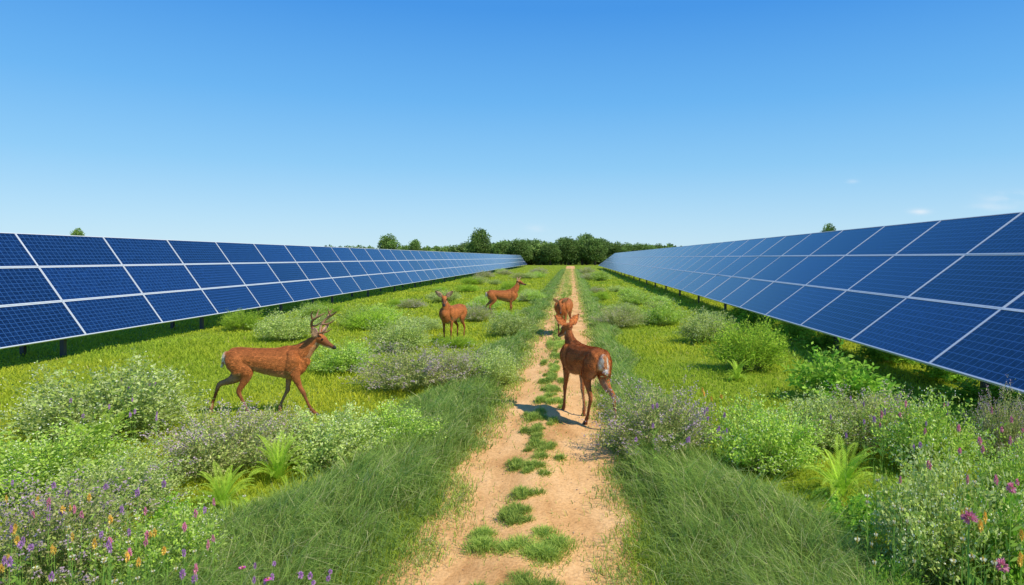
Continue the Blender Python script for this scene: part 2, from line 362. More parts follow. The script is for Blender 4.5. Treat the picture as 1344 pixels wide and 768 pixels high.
for i,(yc,rx,ry) in enumerate(strip):
    n=min(max(int(85000*rx*min(ry,.5)*min(1,(6/yc)**.6)),1500),6500)
    nb=9; bo=rng.normal(0,.55,(nb,2)); bs=rng.uniform(.2,.6,nb); bo[0]=0; bs[0]=.55
    which=rng.choice(nb,n,p=bs/bs.sum())
    a=rng.uniform(0,6.28,n); r=np.abs(rng.normal(0,.75,n))
    x=(np.cos(a)*r*bs[which]+bo[which,0])*rx; y=(np.sin(a)*r*bs[which]+bo[which,1])*ry
    h=rng.uniform(.02,.11,n)*np.clip(1.2-r*.7,.2,1)*(.5+bs[which]); wd=np.clip(.0012*yc,.005,.04)*rng.uniform(.7,1.3,n)
    t=rng.random(n)[:,None]; c=(np.array([.28,.42,.07])*(1-t)+np.array([.46,.56,.12])*t)
    V,Fc,Cc=blades(np.stack([x,y,np.full(n,.03)],1),h,wd,a+rng.normal(0,.8,n),rng.uniform(.3,.95,n),c,1.15,.8)
    xc=float(ctrl(yc))+random.uniform(-.04,.04)
    o=npobj('grass_tuft',V,Fc,M_GRASS,col=Cc); o.location=(xc,yc,0)
    if i<8: tag(o,f'low grass patch growing between the wheel tracks, {names[i]} from the near end of the path','grass patch','grass patches down the middle of the path')
    else: tag(o,'low grass patch in the middle of the path, from beside the largest path deer onward','grass patch','grass patches down the middle of the path')
n=900; Y=np.exp(rng.uniform(np.log(3.2),np.log(25),n)); X=rng.uniform(-1.1,.48,n)
Vs=[];Fs=[]
oc=np.array([[1,0,0],[-1,0,0],[0,1,0],[0,-1,0],[0,0,1],[0,0,-1.]]); of=np.array([[0,2,4],[2,1,4],[1,3,4],[3,0,4],[2,0,5],[1,2,5],[3,1,5],[0,3,5]])
for i in range(n):
    s=rng.uniform(.003,.009)*(1 if rng.random()<.96 else 2); Vs.append((oc+rng.normal(0,.2,(6,3)))*s*np.array([1,1,.6])+[X[i],Y[i],.025]); Fs.append(of+6*i)
M_STONE=plain_mat('pebble',(.42,.29,.18),.85,0,60,.4)
tag(npobj('path_gravel',np.concatenate(Vs),np.concatenate(Fs),M_STONE,smooth=True),'small loose stones scattered on the sandy path','gravel',kind='stuff')

# ------------------------------------------------------------------ bushes
def leaves(P, D, Lh, Wd, col):
    n=len(P); D=norm(D); rnd=rng.normal(0,1,(n,3)); S=norm(np.cross(D,rnd)); Lh=Lh[:,None]; Wd=Wd[:,None]
    V=np.stack([P,P+D*Lh*.45+S*Wd/2,P+D*Lh,P+D*Lh*.45-S*Wd/2],1).reshape(-1,3)
    return V,np.arange(n*4).reshape(-1,4),np.repeat(col,4,0)
def ribbons(P0,P1,w0,w1,col):
    n=len(P0); D=norm(P1-P0); S=norm(np.cross(D,rng.normal(0,1,(n,3))))
    w0=np.broadcast_to(np.asarray(w0,float),(n,))[:,None]; w1=np.broadcast_to(np.asarray(w1,float),(n,))[:,None]
    V=np.stack([P0-S*w0/2,P0+S*w0/2,P1+S*w1/2,P1-S*w1/2],1).reshape(-1,3)
    return V,np.arange(n*4).reshape(-1,4),np.repeat(col,4,0)
def bezier(A,B,Cp,t):
    t=t[:,None]; return A*(1-t)**2+2*B*t*(1-t)+Cp*t*t
def bush_meshes(ntw, nlf, LL, LW, lcol, fcol, nfl, fsize, fshape, upright=.5, stemcol=(.26,.32,.10), Rr=.6, Hh=.7, ffrac=.6):
    th=rng.uniform(0,6.28,ntw); u=rng.random(ntw); zn=np.arccos(1-u*(1-.10))
    lm=1+.16*np.sin(3*th+rng.uniform(0,6))*np.sin(zn*2)+.12*np.sin(5*th+zn*5+rng.uniform(0,6))+rng.uniform(-.22,.12,ntw)
    lm[rng.random(ntw)<.06]*=1.18
    Cp=np.stack([Rr*np.sin(zn)*np.cos(th),Rr*np.sin(zn)*np.sin(th),Hh*np.cos(zn)**.7],1)*lm[:,None]
    Cp[:,2]+=.05
    A0=Cp*np.array([.22,.22,0]); B0=Cp*np.array([.55,.55,0])+np.array([0,0,1])*(Cp[:,2:3]*.5+Hh*.15*upright)
    K=4; rib=[]; prev=A0
    for j in range(1,K+1):
        nx_=bezier(A0,B0,Cp,np.full(ntw,j/K)); rib.append(ribbons(prev,nx_,.005,.003,np.tile(np.array(stemcol),(ntw,1)))); prev=nx_
    stem=cat(rib)
    n=ntw*nlf; idx=np.repeat(np.arange(ntw),nlf); t=rng.uniform(.35,1.04,n)
    P=bezier(A0[idx],B0[idx],Cp[idx],t)+rng.normal(0,.028,(n,3))
    T=norm(bezier(A0[idx],B0[idx],Cp[idx],t+.05)-bezier(A0[idx],B0[idx],Cp[idx],t))
    D=T*.5+rng.normal(0,.6,(n,3))+np.array([0,0,.2])
    cc=pal(lcol,n,.2)*(.75+.32*np.clip(t,0,1))[:,None]*(rng.uniform(.78,1.22,ntw)[idx])[:,None]  # leaves darken towards the core, bush shading put into their colour
    P[:,2]=np.maximum(P[:,2],.01)
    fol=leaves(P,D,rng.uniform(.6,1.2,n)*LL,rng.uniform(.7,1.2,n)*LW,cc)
    out={'foliage':npdata('foliage',fol[0],fol[1],M_LEAF,col=fol[2]),'stem':npdata('stem',stem[0],stem[1],M_TWIG,col=stem[2])}
    if nfl:
        w_=np.clip(.5+np.sin(2*th+rng.uniform(0,6))*.5+np.sin(zn*4+th)*.3,.05,2); w_/=w_.sum()
        sel=rng.choice(ntw,int(ntw*ffrac),replace=False,p=w_); idx=np.repeat(sel,nfl); n=len(idx)
        if fshape=='cluster':
            P=Cp[idx]+rng.normal(0,.03,(n,3)); P[:,2]+=.015
        else:
            tt=rng.uniform(-.12,.10,n); T=norm(Cp-B0)[idx]; P=Cp[idx]+T*tt[:,None]+rng.normal(0,.012,(n,3))
        ps=leaves(P,rng.normal(0,1,(n,3)),rng.uniform(.7,1.3,n)*fsize,rng.uniform(.7,1.3,n)*fsize,pal(fcol,n,.15))
        out['blossom']=npdata('blossom',ps[0],ps[1],M_PETAL,col=ps[2])
    return out
GREY=[(.50,.62,.14),(.56,.66,.20),(.60,.68,.28),(.40,.54,.10)]
FRESH=[(.44,.64,.08),(.52,.70,.11),(.36,.56,.06),(.58,.72,.20)]
WHITE=[(.88,.88,.66),(.80,.84,.56),(.90,.88,.76)]
PURP=[(.58,.42,.52),(.62,.46,.54),(.52,.38,.46),(.56,.46,.44)]
DUSK=[(.44,.52,.14),(.50,.50,.19),(.44,.55,.13),(.50,.48,.22)]
kinds={
 'white':[bush_meshes(300,34,.042,.021,g_,WHITE,6,.0115,'cluster',ffrac=f_) for g_,f_ in ((GREY,.55),(FRESH,.4),(GREY,.4),(FRESH,.55))],
 'purple':[bush_meshes(300,30,.036,.016,DUSK,PURP,20,.015,'spike',upright=.9,ffrac=.6) for _ in range(3)],
 'dusky':[bush_meshes(300,32,.036,.016,DUSK,[(.56,.44,.46),(.54,.44,.40),(.60,.52,.42)],12,.014,'spike',upright=.9,ffrac=.5) for _ in range(2)],
 'green':[bush_meshes(340,34,.055,.013,[(.40,.60,.05),(.50,.68,.065),(.32,.52,.04)],None,0,0,'',upright=.8) for _ in range(2)],
 'leafy':[bush_meshes(120,26,.075,.042,[(.24,.48,.045),(.32,.57,.055),(.40,.62,.08)],None,0,0,'',upright=.6) for _ in range(2)],
}
def fern_meshes():
    fr=[];st=[]
    for k in range(34):
        a=k*2.4+rng.uniform(-.25,.25); Ln=rng.uniform(.45,.68); el_=rng.uniform(.45,1.35)
        ts=np.linspace(0,1,30); ang=el_-ts**1.4*1.1
        dx=np.cos(ang)*Ln/29; dz=np.sin(ang)*Ln/29
        hx=np.cumsum(dx)-dx[0]; hz=np.cumsum(dz)-dz[0]
        P=np.stack([hx*math.cos(a),hx*math.sin(a),np.maximum(hz+.02,.01)],1)
        T=norm(np.gradient(P,axis=0)); lat=np.array([-math.sin(a),math.cos(a),0])
        st.append(ribbons(P[:-1],P[1:],.005,.004,np.tile(np.array([.40,.56,.08]),(29,1))))
        wl=Ln*.16*np.sin(np.clip(ts*.92+.08,0,1)*np.pi)**.8+.004
        for sgn in (-1,1):
            D=norm(T*.75+lat*sgn+np.array([0,0,.10])); n=30; Wd=.014
            V=np.stack([P,P+D*wl[:,None]*.45+T*Wd*.5,P+D*wl[:,None],P+D*wl[:,None]*.45-T*Wd*.5],1).reshape(-1,3)
            fr.append((V,np.arange(n*4).reshape(-1,4),np.repeat(pal([(.48,.72,.06),(.58,.80,.09)],n,.12)*rng.uniform(.75,1.15),4,0)))
    f=cat(fr); s=cat(st)
    return {'frond':npdata('frond',f[0],f[1],M_LEAF,col=f[2]),'stem':npdata('stem',s[0],s[1],M_TWIG,col=s[2])}
kinds['fern']=[fern_meshes() for _ in range(3)]
NM={'white':('flowering_bush','bush'),'purple':('flowering_bush','bush'),'dusky':('heath_bush','bush'),'green':('round_bush','bush'),'leafy':('leafy_shrub','shrub'),'fern':('fern','fern')}
cnt={}
def plant(kind, x, y, wm, hm, label, group):
    i=cnt.get(kind,0); cnt[kind]=i+1
    ms=kinds[kind][i%len(kinds[kind])]
    r=empty(NM[kind][0],(x,y,-.01),random.uniform(0,6.28),(wm/1.2,wm/1.2,hm/.72 if kind!='fern' else hm/.42))
    for k,me in ms.items(): meobj(k,me,r)
    tag(r,label,NM[kind][1],group)
    return r
PL=[
 ('white',150,575,205,86,'big grey green bush with white flecks at the left, behind the buck'),
 ('fern',128,602,130,60,'bright green feathery plant just in front of the leftmost white flecked bush'),
 ('white',60,650,200,74,'grey green white flecked bush at the left photo edge, below the feathery plant'),
 ('white',165,672,150,70,'white flecked bush right of the left edge bush, above the purple flower bed'),
 ('purple',60,775,250,120,'purple tinged bush among orange and purple flowers in the lower left corner'),
 ('white',215,770,170,88,'pale bush between the lower left flower bed and the long grass'),
 ('purple',285,625,160,80,'mauve bush below the hind legs of the buck'),
 ('dusky',360,602,140,58,'dusky bush right below the belly of the buck'),
 ('white',435,612,140,66,'grey green flowering bush right of the dusky bush, above the long grass'),
 ('fern',365,634,90,62,'small bright green fern in front of the dusky bush below the buck'),
 ('white',515,594,120,54,'white flecked bush at the upper tip of the left long grass'),
 ('fern',292,668,95,52,'low bright green fern left of the long grass, below the mauve bush'),
 ('purple',540,512,135,52,'purple flowering bush in front of the deer that faces the camera'),
 ('purple',605,507,85,44,'narrow purple bush right of the wider purple bush, below the facing deer'),
 ('white',648,508,66,48,'white flecked bush beside the path, right of the purple bushes'),
 ('white',450,490,90,38,'pale bush just right of the head of the buck'),
 ('white',525,462,78,40,'round pale bush left of the deer that faces the camera'),
 ('white',500,428,56,24,'small pale bush further back, above the round pale bush'),
 ('white',375,447,76,34,'grey green bush above the antlers of the buck, near the left panels'),
 ('green',318,434,56,24,'light green mound beside the left panel row, left of the antlers'),
 ('white',412,418,46,18,'low pale bush near the left panel row, above the antlers'),
 ('purple',625,422,50,20,'low purple bush between the two standing deer'),
 ('green',598,455,54,13,'low grassy mound around the feet of the deer that faces the camera'),
 ('green',660,418,44,10,'low grassy mound around the feet of the furthest deer'),
 ('white',668,442,60,30,'pale bush at the path edge below the right facing deer'),
 ('purple',868,600,155,84,'large purple flowering bush right of the path deer'),
 ('dusky',812,430,72,24,'dusky pink low bush at the right path edge behind the path deer'),
 ('white',870,427,60,29,'grey green bush right of the dusky pink bush'),
 ('white',926,450,74,38,'pale flowering bush above the round bright green bush'),
 ('green',985,486,108,58,'round bright green bush on the right side of the meadow'),
 ('fern',968,500,44,28,'tiny bright fern at the foot of the round bright green bush'),
 ('leafy',1095,526,128,58,'dark leafy shrub near the right panel row'),
 ('white',1005,618,145,82,'grey green bush right of the large purple bush'),
 ('purple',1150,590,130,68,'purple tinged bush below the dark leafy shrub'),
 ('white',1085,590,115,66,'pale bush between the purple tinged bush and the grey green bush on the right'),
 ('fern',1105,654,125,70,'bright green fern in the middle of the right flower bank'),
 ('white',1215,620,135,88,'white flecked bush under the near end of the right panel row'),
 ('green',1180,690,110,55,'low light green mound below the bright fern on the right'),
 ('white',1240,765,190,150,'very large white flecked bush in the lower right corner'),
 ('leafy',1318,780,110,120,'leafy green shrub at the extreme lower right corner'),
 ('leafy',1165,790,80,50,'small leafy shrub at the bottom edge, right of the long grass'),
 ('purple',1318,612,80,85,'tall purple bush at the right photo edge under the panels'),
 ('white',1330,680,120,90,'white flecked bush at the right photo edge, below the tall purple bush'),
 ('leafy',1125,705,90,50,'leafy bright shrub at the right border of the long grass'),
 ('fern',1215,655,90,52,'small bright green fern between the white flecked bushes at the right'),
 ('white',85,560,90,46,'narrow pale bush half hidden behind the left edge of the big grey green bush'),
 ('leafy',225,700,70,40,'leafy bright shrub between the white flecked bushes at the lower left'),
 ('fern',20,630,80,50,'bright fern at the very left photo edge'),
]
GR={'white':'white flecked bushes in the meadow','purple':'purple flowering bushes','dusky':'dusky bushes','green':'bright green rounded bushes','leafy':'leafy shrubs','fern':'bright green ferns'}
for k,px,py,wp,hp,lab in PL:
    x,y=ground(px,py); s=y/F
    plant(k,x,y,wp*s,hp*s,lab,GR[k])
deerpos=[(-3.1,17.6),(-2.55,26.3),(-.2,19.3),(-3.7,9.6),(.2,9.2)]
m=0
while m<44:
    y=math.exp(random.uniform(math.log(20),math.log(95))); left=random.random()<.55
    x=random.uniform(-9.8,-1.9) if left else random.uniform(1.4,4.7)
    if any(abs(x-a*y/b)<.9*y/b and y<b+2 for a,b in deerpos[:3]) : continue
    if any(math.hypot(x-a,y-b)<1.4 for a,b in deerpos): continue
    kd=random.choice(['white','white','dusky','green','purple','white'])
    ww=random.uniform(.7,1.35)*(1+y/120)
    nmk={'white':'pale','dusky':'dusky brown','green':'light green','purple':'purple tinged'}[kd]
    plant(kd,x,y,ww,ww*random.uniform(.28,.42),f'small {nmk} bush in the distant meadow {"left" if left else "right"} of the path, beyond the nearer bushes',f'distant {nmk} bushes {"left" if left else "right"} of the path'); m+=1
for i in range(9):
    y=8.2+i*2.0; plant('leafy',random.uniform(5.9,6.9),y,random.uniform(1,1.5),random.uniform(.35,.5),'dark weedy shrub in the shade beneath the right panel row','shrubs under the right panel row')

# ------------------------------------------------------------------ wildflowers
def flower_meshes(colr, centre, kind, hgt):
    n=5; zs=np.linspace(0,hgt,n); P=np.stack([.02*np.sin(zs*4),.015*np.cos(zs*3)-.015,zs],1)
    a=ribbons(P[:-1],P[1:],.005,.004,np.tile(np.array([.22,.4,.07]),(n-1,1)))
    b=ribbons(P[:-1],P[1:],.005,.004,np.tile(np.array([.22,.4,.07]),(n-1,1))); s=cat([a,b])
    m=12; t=rng.uniform(.15,.85,m); LP=np.stack([.02*np.sin(t*hgt*4),.015*np.cos(t*hgt*3)-.015,t*hgt],1)
    lf=leaves(LP,np.concatenate([rng.normal(0,1,(m,2)),np.full((m,1),.5)],1),rng.uniform(.05,.09,m),np.full(m,.014),pal([(.28,.45,.07)],m))
    top=P[-1]
    if kind=='ball':
        k=70; D=norm(rng.normal(0,1,(k,3))+np.array([0,0,.35])); hd=leaves(top+D*.006,D,rng.uniform(.016,.023,k),np.full(k,.009),pal(colr,k,.2))
    else:
        k=14; an=np.arange(k)*6.283/k; D=np.stack([np.cos(an),np.sin(an),np.full(k,.25)],1)
        pt=[leaves(np.repeat(top[None],k,0),D,np.full(k,.024),np.full(k,.013),pal(colr,k,.15))]
        q=20; pt.append(leaves(top+rng.normal(0,.004,(q,3)),rng.normal(0,1,(q,3))+[0,0,1],np.full(q,.010),np.full(q,.008),pal([centre],q,.1))); hd=cat(pt)
    return {'stem':npdata('stem',s[0],s[1],M_TWIG,col=s[2]),'foliage':npdata('foliage',lf[0],lf[1],M_LEAF,col=lf[2]),'flower_head':npdata('flower_head',hd[0],hd[1],M_PETAL,col=hd[2])}
FM={'purple':flower_meshes([(.50,.26,.56),(.58,.34,.58)],(.5,.4,.05),'ball',.5),
    'orange':flower_meshes([(.92,.55,.10),(.92,.66,.14)],(.5,.25,.02),'ball',.5),
    'magenta':flower_meshes([(.70,.14,.52),(.62,.10,.44)],(.7,.5,.1),'disc',.5),
    'pink':flower_meshes([(.82,.36,.48),(.74,.26,.40)],(.7,.5,.1),'ball',.5),
    'white':flower_meshes([(.90,.88,.74),(.82,.84,.64)],(.6,.45,.05),'disc',.5)}
def flower(c,px,py,h,size,label,group=None):
    x,y=ground(px,py,h); s=size
    r=empty('wildflower',(x,y,0),random.uniform(0,6.28),(s,s,h/.5))
    for k,me in FM[c].items(): meobj(k,me,r)
    tag(r,label,'wildflower',group)
def patch(c,n,x0,x1,y0,y1,h0,h1,lab,grp,size=.7):
    for _ in range(n): flower(c,random.uniform(x0,x1),random.uniform(y0,y1),random.uniform(h0,h1),size*random.uniform(.6,1.2),lab,grp)
patch('purple',26,0,280,630,762,.52,.66,'small purple wildflower in the lower left flower bed','purple flowers lower left',.6)
patch('orange',20,0,240,640,750,.55,.68,'small orange wildflower in the lower left flower bed','orange flowers lower left',.55)
patch('pink',16,0,280,640,760,.55,.68,'small pink wildflower in the lower left flower bed','pink flowers lower left',.55)
patch('purple',10,330,450,735,768,.35,.5,'small purple wildflower at the bottom edge in front of the left long grass','purple flowers at bottom edge',.6)
flower('magenta',357,758,.45,1.2,'magenta wildflower at the bottom edge, right one of the two')
flower('magenta',316,748,.45,.9,'magenta wildflower at the bottom edge, left one of the two')
patch('white',34,30,330,640,768,.45,.62,'small white wildflower between the lower left flower bed and the long grass','white flowers lower left',.55)
patch('purple',12,90,260,495,550,.55,.7,'purple flower head rising from the leftmost white flecked bush','purple flowers on the far left bush',.6)
patch('purple',14,820,960,525,580,.5,.7,'purple flower head on the bush right of the path deer','purple flowers right of the path',.6)
patch('orange',6,895,950,508,525,.6,.75,'orange wildflower behind the large purple bush','orange flowers right of the path',.8)
patch('pink',20,1140,1344,520,640,.6,.85,'small pink wildflower in the bank below the right panel row','pink flowers at the right',.65)
flower('pink',1280,683,.75,1.9,'large pink clover head in the lower right bush')
flower('pink',1320,640,.8,1.2,'medium pink clover head at the right photo edge')
flower('pink',1305,742,.75,1.4,'pink clover head lowest in the lower right corner')
patch('purple',12,1040,1250,520,590,.6,.8,'purple flower head in the bank below the right panel row','purple flowers at the right',.6)
patch('white',22,1120,1340,590,760,.65,.85,'small white wildflower in the lower right bank','white flowers at the right',.6)
patch('orange',8,1250,1344,640,740,.6,.8,'orange wildflower at the right photo edge','orange flowers right edge',.6)

# ------------------------------------------------------------------ deer
def catm(P, m=6):
    P=np.asarray(P,float); Q=np.vstack([2*P[0]-P[1],P,2*P[-1]-P[-2]]); out=[]
    for i in range(1,len(Q)-2):
        for t in np.arange(m)/m:
            out.append(.5*((2*Q[i])+(-Q[i-1]+Q[i+1])*t+(2*Q[i-1]-5*Q[i]+4*Q[i+1]-Q[i+2])*t*t+(-Q[i-1]+3*Q[i]-3*Q[i+1]+Q[i+2])*t**3))
    out.append(P[-1]); return np.array(out)
def tube(pts, lat=(0,1,0), ring=16, m=6, cap=True):
    Q=catm(pts,m); P=Q[:,:3]; ra=np.abs(Q[:,3]); rb=np.abs(Q[:,4]); T=norm(np.gradient(P,axis=0))
    lat=np.asarray(lat,float); rows=[]
    if cap:
        for s in (.95,.7,.35): rows.append((P[0]-T[0]*min(ra[0],rb[0])*s,T[0],ra[0]*math.sqrt(1-s*s),rb[0]*math.sqrt(1-s*s)))
    for i in range(len(P)): rows.append((P[i],T[i],ra[i],rb[i]))
    if cap:
        for s in (.35,.7,.95): rows.append((P[-1]+T[-1]*min(ra[-1],rb[-1])*s,T[-1],ra[-1]*math.sqrt(1-s*s),rb[-1]*math.sqrt(1-s*s)))
    V=[];an=np.arange(ring)*2*math.pi/ring
    for p,t,a,b in rows:
        s=lat-t*np.dot(t,lat); s=s/(np.linalg.norm(s)+1e-9); u=np.cross(t,s)
        for q in an: V.append(p+s*math.cos(q)*a+u*math.sin(q)*b)
    n=len(rows); Fs=[]
    for j in range(n-1):
        for i in range(ring): Fs.append((j*ring+i,j*ring+(i+1)%ring,(j+1)*ring+(i+1)%ring,(j+1)*ring+i))
    return V,Fs,[tuple(range(ring-1,-1,-1)),tuple((n-1)*ring+i for i in range(ring))]
def merged(tubes):
    V=[];Fs=[];off=0
    for v,f,c in tubes:
        V+= [tuple(q) for q in v]; Fs+=[tuple(i+off for i in q) for q in f]+[tuple(i+off for i in q) for q in c]; off+=len(v)
    me=bpy.data.meshes.new('tmp'); me.from_pydata(V,[],Fs); me.update()
    bm=bmesh.new(); bm.from_mesh(me); bmesh.ops.recalc_face_normals(bm,faces=bm.faces); bm.to_mesh(me); bm.free()
    return me
def lump3(V, f, s):
    x,y,z=V[:,0]*f,V[:,1]*f,V[:,2]*f
    return (np.sin(x*1.3+2*z+s)+np.sin(y*2.1-x*1.7+s*2)+np.sin(z*2.9+y*1.9+s*3)+np.sin(x*3.7-z*2.3+s))/4
def deer(label, cat_, loc, heading, scale, neck, hd, swings, antlers=False, group='deer in the meadow', neckr=1.0, hair=30000, hs=1.12, girth=1.0, deep=1.0):
    root=empty('deer',(loc[0],loc[1],0),heading,(scale,)*3); tag(root,label,'deer',group)
    tb=[]
    trunk=[(-.595,0,.865,.05,.07),(-.55,0,.855,.095,.115),(-.44,0,.845,.125,.140),(-.25,0,.830,.130,.142),(-.05,0,.800,.145,.168),(.14,0,.780,.145,.192),(.30,0,.780,.128,.208),(.42,0,.805,.095,.168),(.50,0,.825,.055,.10)]
    trunk=[(a,b,c-(deep-1)*e*.8,d_*girth,e*deep) for a,b,c,d_,e in trunk]
    tb.append(tube(trunk))
    tb.append(tube([(-.45,0,.945,.05,.04),(-.25,0,.925,.04,.04),(.10,0,.93,.045,.045),(.25,0,.955,.04,.05),(.38,0,.945,.04,.055)]))
    for s in (-1,1):
        tb.append(tube([(.34,s*.085*girth,.90,.045,.06),(.36,s*.10*girth,.80,.058,.090),(.31,s*.095*girth,.68,.048,.075)]))
        tb.append(tube([(-.50,s*.07*girth,.90,.05,.085),(-.44,s*.088*girth,.80,.075,.135),(-.37,s*.088*girth,.67,.060,.105)]))
    nk=[(.30,0,.84,.085*neckr,.15)]; rr=[(.068,.118),(.052,.086),(.046,.066),(.043,.056)]
    for (p,(a,b)) in zip(neck,rr): nk.append((p[0],p[1],p[2],a*neckr,b*neckr))
    tb.append(tube(nk))
    Hb=np.array(neck[-1],float); d=norm(np.array(hd,float)); up=norm(np.array([0,0,1.])-d*d[2]); la=np.cross(up,d)
    hp=[(-.05,.0,.038,.044),(0,.008,.052,.058),(.055,.008,.052,.056),(.11,-.004,.037,.043),(.16,-.014,.027,.033),(.21,-.019,.024,.028),(.245,-.021,.023,.024)]
    hp=[tuple(v*hs for v in q) for q in hp]
    tb.append(tube([tuple(Hb+d*s+up*o)+(a,b) for s,o,a,b in hp],lat=la))
    tb.append(tube([tuple(Hb+d*s*hs+up*o*hs)+(a*hs,b*hs) for s,o,a,b in ((.03,-.035,.03,.022),(.10,-.040,.024,.020),(.19,-.036,.018,.016))],lat=la))
    for s in (-1,1):
        eb=Hb-d*.02+la*s*.036*hs+up*.038*hs; ed=norm(la*s*.90+up*.80-d*.12); ew=np.cross(ed,d)
        tb.append(tube([tuple(eb+ed*t*hs)+(a*hs,b) for t,a,b in ((0,.022,.019),(.045,.046,.014),(.09,.052,.012),(.14,.036,.011),(.185,.010,.009))],lat=ew,m=4))
    tb.append(tube([(-.57,0,.90,.028,.03),(-.615,0,.86,.034,.022),(-.640,0,.79,.032,.018),(-.655,0,.72,.014,.012)]))
    feet=[]
    FR=[(.32,.80,.055,.10),(.335,.72,.058,.108),(.305,.60,.044,.068),(.300,.50,.032,.044),(.305,.42,.026,.033),(.315,.36,.027,.033),(.312,.31,.020,.024),(.308,.22,.0165,.019),(.308,.14,.018,.021),(.318,.10,.023,.026),(.332,.06,.020,.024),(.348,.03,.022,.028)]
    HN=[(-.42,.86,.065,.12),(-.42,.76,.078,.150),(-.365,.65,.065,.115),(-.39,.56,.047,.078),(-.46,.48,.030,.048),(-.53,.42,.024,.038),(-.548,.37,.022,.032),(-.538,.30,.017,.024),(-.525,.20,.0165,.021),(-.518,.14,.018,.022),(-.508,.10,.023,.026),(-.495,.06,.020,.024),(-.48,.03,.022,.028)]
    for li,(ch,ysgn,(a,b),kidx,y0) in enumerate([(FR,1,swings[0],5,.080),(FR,-1,swings[1],5,.080),(HN,1,swings[2],5,.078),(HN,-1,swings[3],5,.078)]):
        pts=np.array([[c[0],c[1]] for c in ch],float); o=pts[0].copy()
        def rot(p,c,an):
            dd=p-c; return c+np.stack([dd[:,0]*math.cos(an)-dd[:,1]*math.sin(an),dd[:,0]*math.sin(an)+dd[:,1]*math.cos(an)],1)
        pts=rot(pts,o,R(a))
        if b: pts[kidx+1:]=rot(pts[kidx+1:],pts[kidx].copy(),-R(b))
        fz=pts[-1,1]-.03; pts[:,1]=o[1]-(o[1]-pts[:,1])*(o[1]/(o[1]-fz))
        yy_=[y0*ysgn*(1 if j>1 else .75)*girth for j in range(len(ch))]
        if ch is FR: yy_=[yy_[j]*(1-.012*j) for j in range(len(ch))]
        tb.append(tube([(pts[j,0],yy_[j],pts[j,1],ch[j][2],ch[j][3]) for j in range(len(ch))],m=4))
        feet.append((pts[-1,0],yy_[-1]))
    me=merged(tb); tmp=bpy.data.objects.new('tmp',me); COL.objects.link(tmp)
    md=tmp.modifiers.new('r','REMESH'); md.mode='VOXEL'; md.voxel_size=.0085; md.use_smooth_shade=True
    sm=tmp.modifiers.new('s','SMOOTH'); sm.factor=.5; sm.iterations=4
    dg=bpy.context.evaluated_depsgraph_get(); me2=bpy.data.meshes.new_from_object(tmp.evaluated_get(dg)); bpy.data.objects.remove(tmp)
    n=len(me2.vertices); V=np.zeros(n*3,np.float32); me2.vertices.foreach_get('co',V); V=V.reshape(-1,3)
    Nn=np.zeros(n*3,np.float32); me2.vertices.foreach_get('normal',Nn); Nn=Nn.reshape(-1,3)
    me2.polygons.foreach_set('use_smooth',np.ones(len(me2.polygons),bool))
    base=np.array([.50,.165,.046]); c=np.tile(base,(n,1))
    def mixc(mask,colr):
        nonlocal c; mk=np.clip(mask,0,1)[:,None]; c=c*(1-mk)+np.array(colr)*mk
    sst=lambda v,a,b: np.clip((v-a)/(b-a),0,1)
    mixc(sst(V[:,2],.84,.98)*(V[:,0]<.45)*.65,(.29,.085,.026))
    mixc(sst(-V[:,2],-.76,-.60)*(V[:,2]>.45)*.35,(.30,.095,.032))
    mixc(sst(-Nn[:,2],.25,.9)*sst(V[:,2],.50,.56)*(V[:,2]<.78)*(V[:,0]<.42)*.8,(.58,.39,.24))
    mixc(sst(-V[:,2],-.50,-.30)*.8,(.24,.095,.042))
    inner=(V[:,2]<.62)&(V[:,2]>.1)&(np.abs(V[:,1])<.07); mixc(inner*sst(-Nn[:,1]*np.sign(V[:,1]),.3,.9)*.6,(.55,.38,.24))
    rd=np.sqrt(((V[:,0]+.63)/.085)**2+(V[:,1]/.075)**2+((V[:,2]-.77)/.15)**2)
    mixc(sst(-rd,-1.2,-.85),(.94,.85,.70))
    mixc(sst(-np.abs(V[:,1]),-.034,-.022)*(V[:,0]<-.615)*(V[:,2]>.76),(.50,.21,.08))
    rel=V-Hb; s=rel@d; r=np.linalg.norm(rel-s[:,None]*d,axis=1); hu=rel@up
    hm=(r<.09)&(s>-.06)
    mixc(hm*sst(s,.05,.16)*.75*(hu>-.03),(.17,.065,.032)); mixc(hm*sst(s,.15,.22)*(hu<-.035)*.9,(.72,.62,.50))
    mixc(hm*sst(-hu,.035,.06)*.8*(s>.0),(.66,.50,.36))
    mixc(hm*sst(s,.25,.27),(.05,.035,.03))
    le=np.abs(rel@la); em=(le>.055)&(hu>-.03)&(hu<.26)&(np.abs(s)<.10)
    mixc(em*sst(Nn@d,.2,.6)*.85,(.62,.44,.33)); mixc(em*sst(le,.165,.185)*.8,(.10,.05,.03))
    neckm=(V[:,0]>.42)&(Nn[:,2]<-.2)&(V[:,2]>.8)&(~hm); mixc(neckm*.45,(.62,.40,.22))
    a=me2.color_attributes.new('Col','FLOAT_COLOR','POINT'); cc=np.ones((n,4),np.float32); cc[:,:3]=c*.85; a.data.foreach_set('color',cc.ravel())
    me2.materials.clear(); me2.materials.append(M_FUR); me2.name='body'; meobj('body',me2,root)
    k=rng.integers(0,n,hair); hd_=(rel[k]@d>-.06)&(r[k]<.10)
    flow=np.tile(np.array([-1.,0,-.5]),(hair,1)); legm=V[k][:,2]<.60; flow[legm]=[-.1,0,-1]; flow[hd_]=-d
    flow[:,2]+=lump3(V[k],14,1.0)*.4
    nk_=Nn[k]; fl=flow-nk_*np.sum(flow*nk_,1,keepdims=True); lift=.26+.16*lump3(V[k],25,2.0)[:,None]
    D=norm(norm(fl)+nk_*lift+rng.normal(0,.11,(hair,3)))
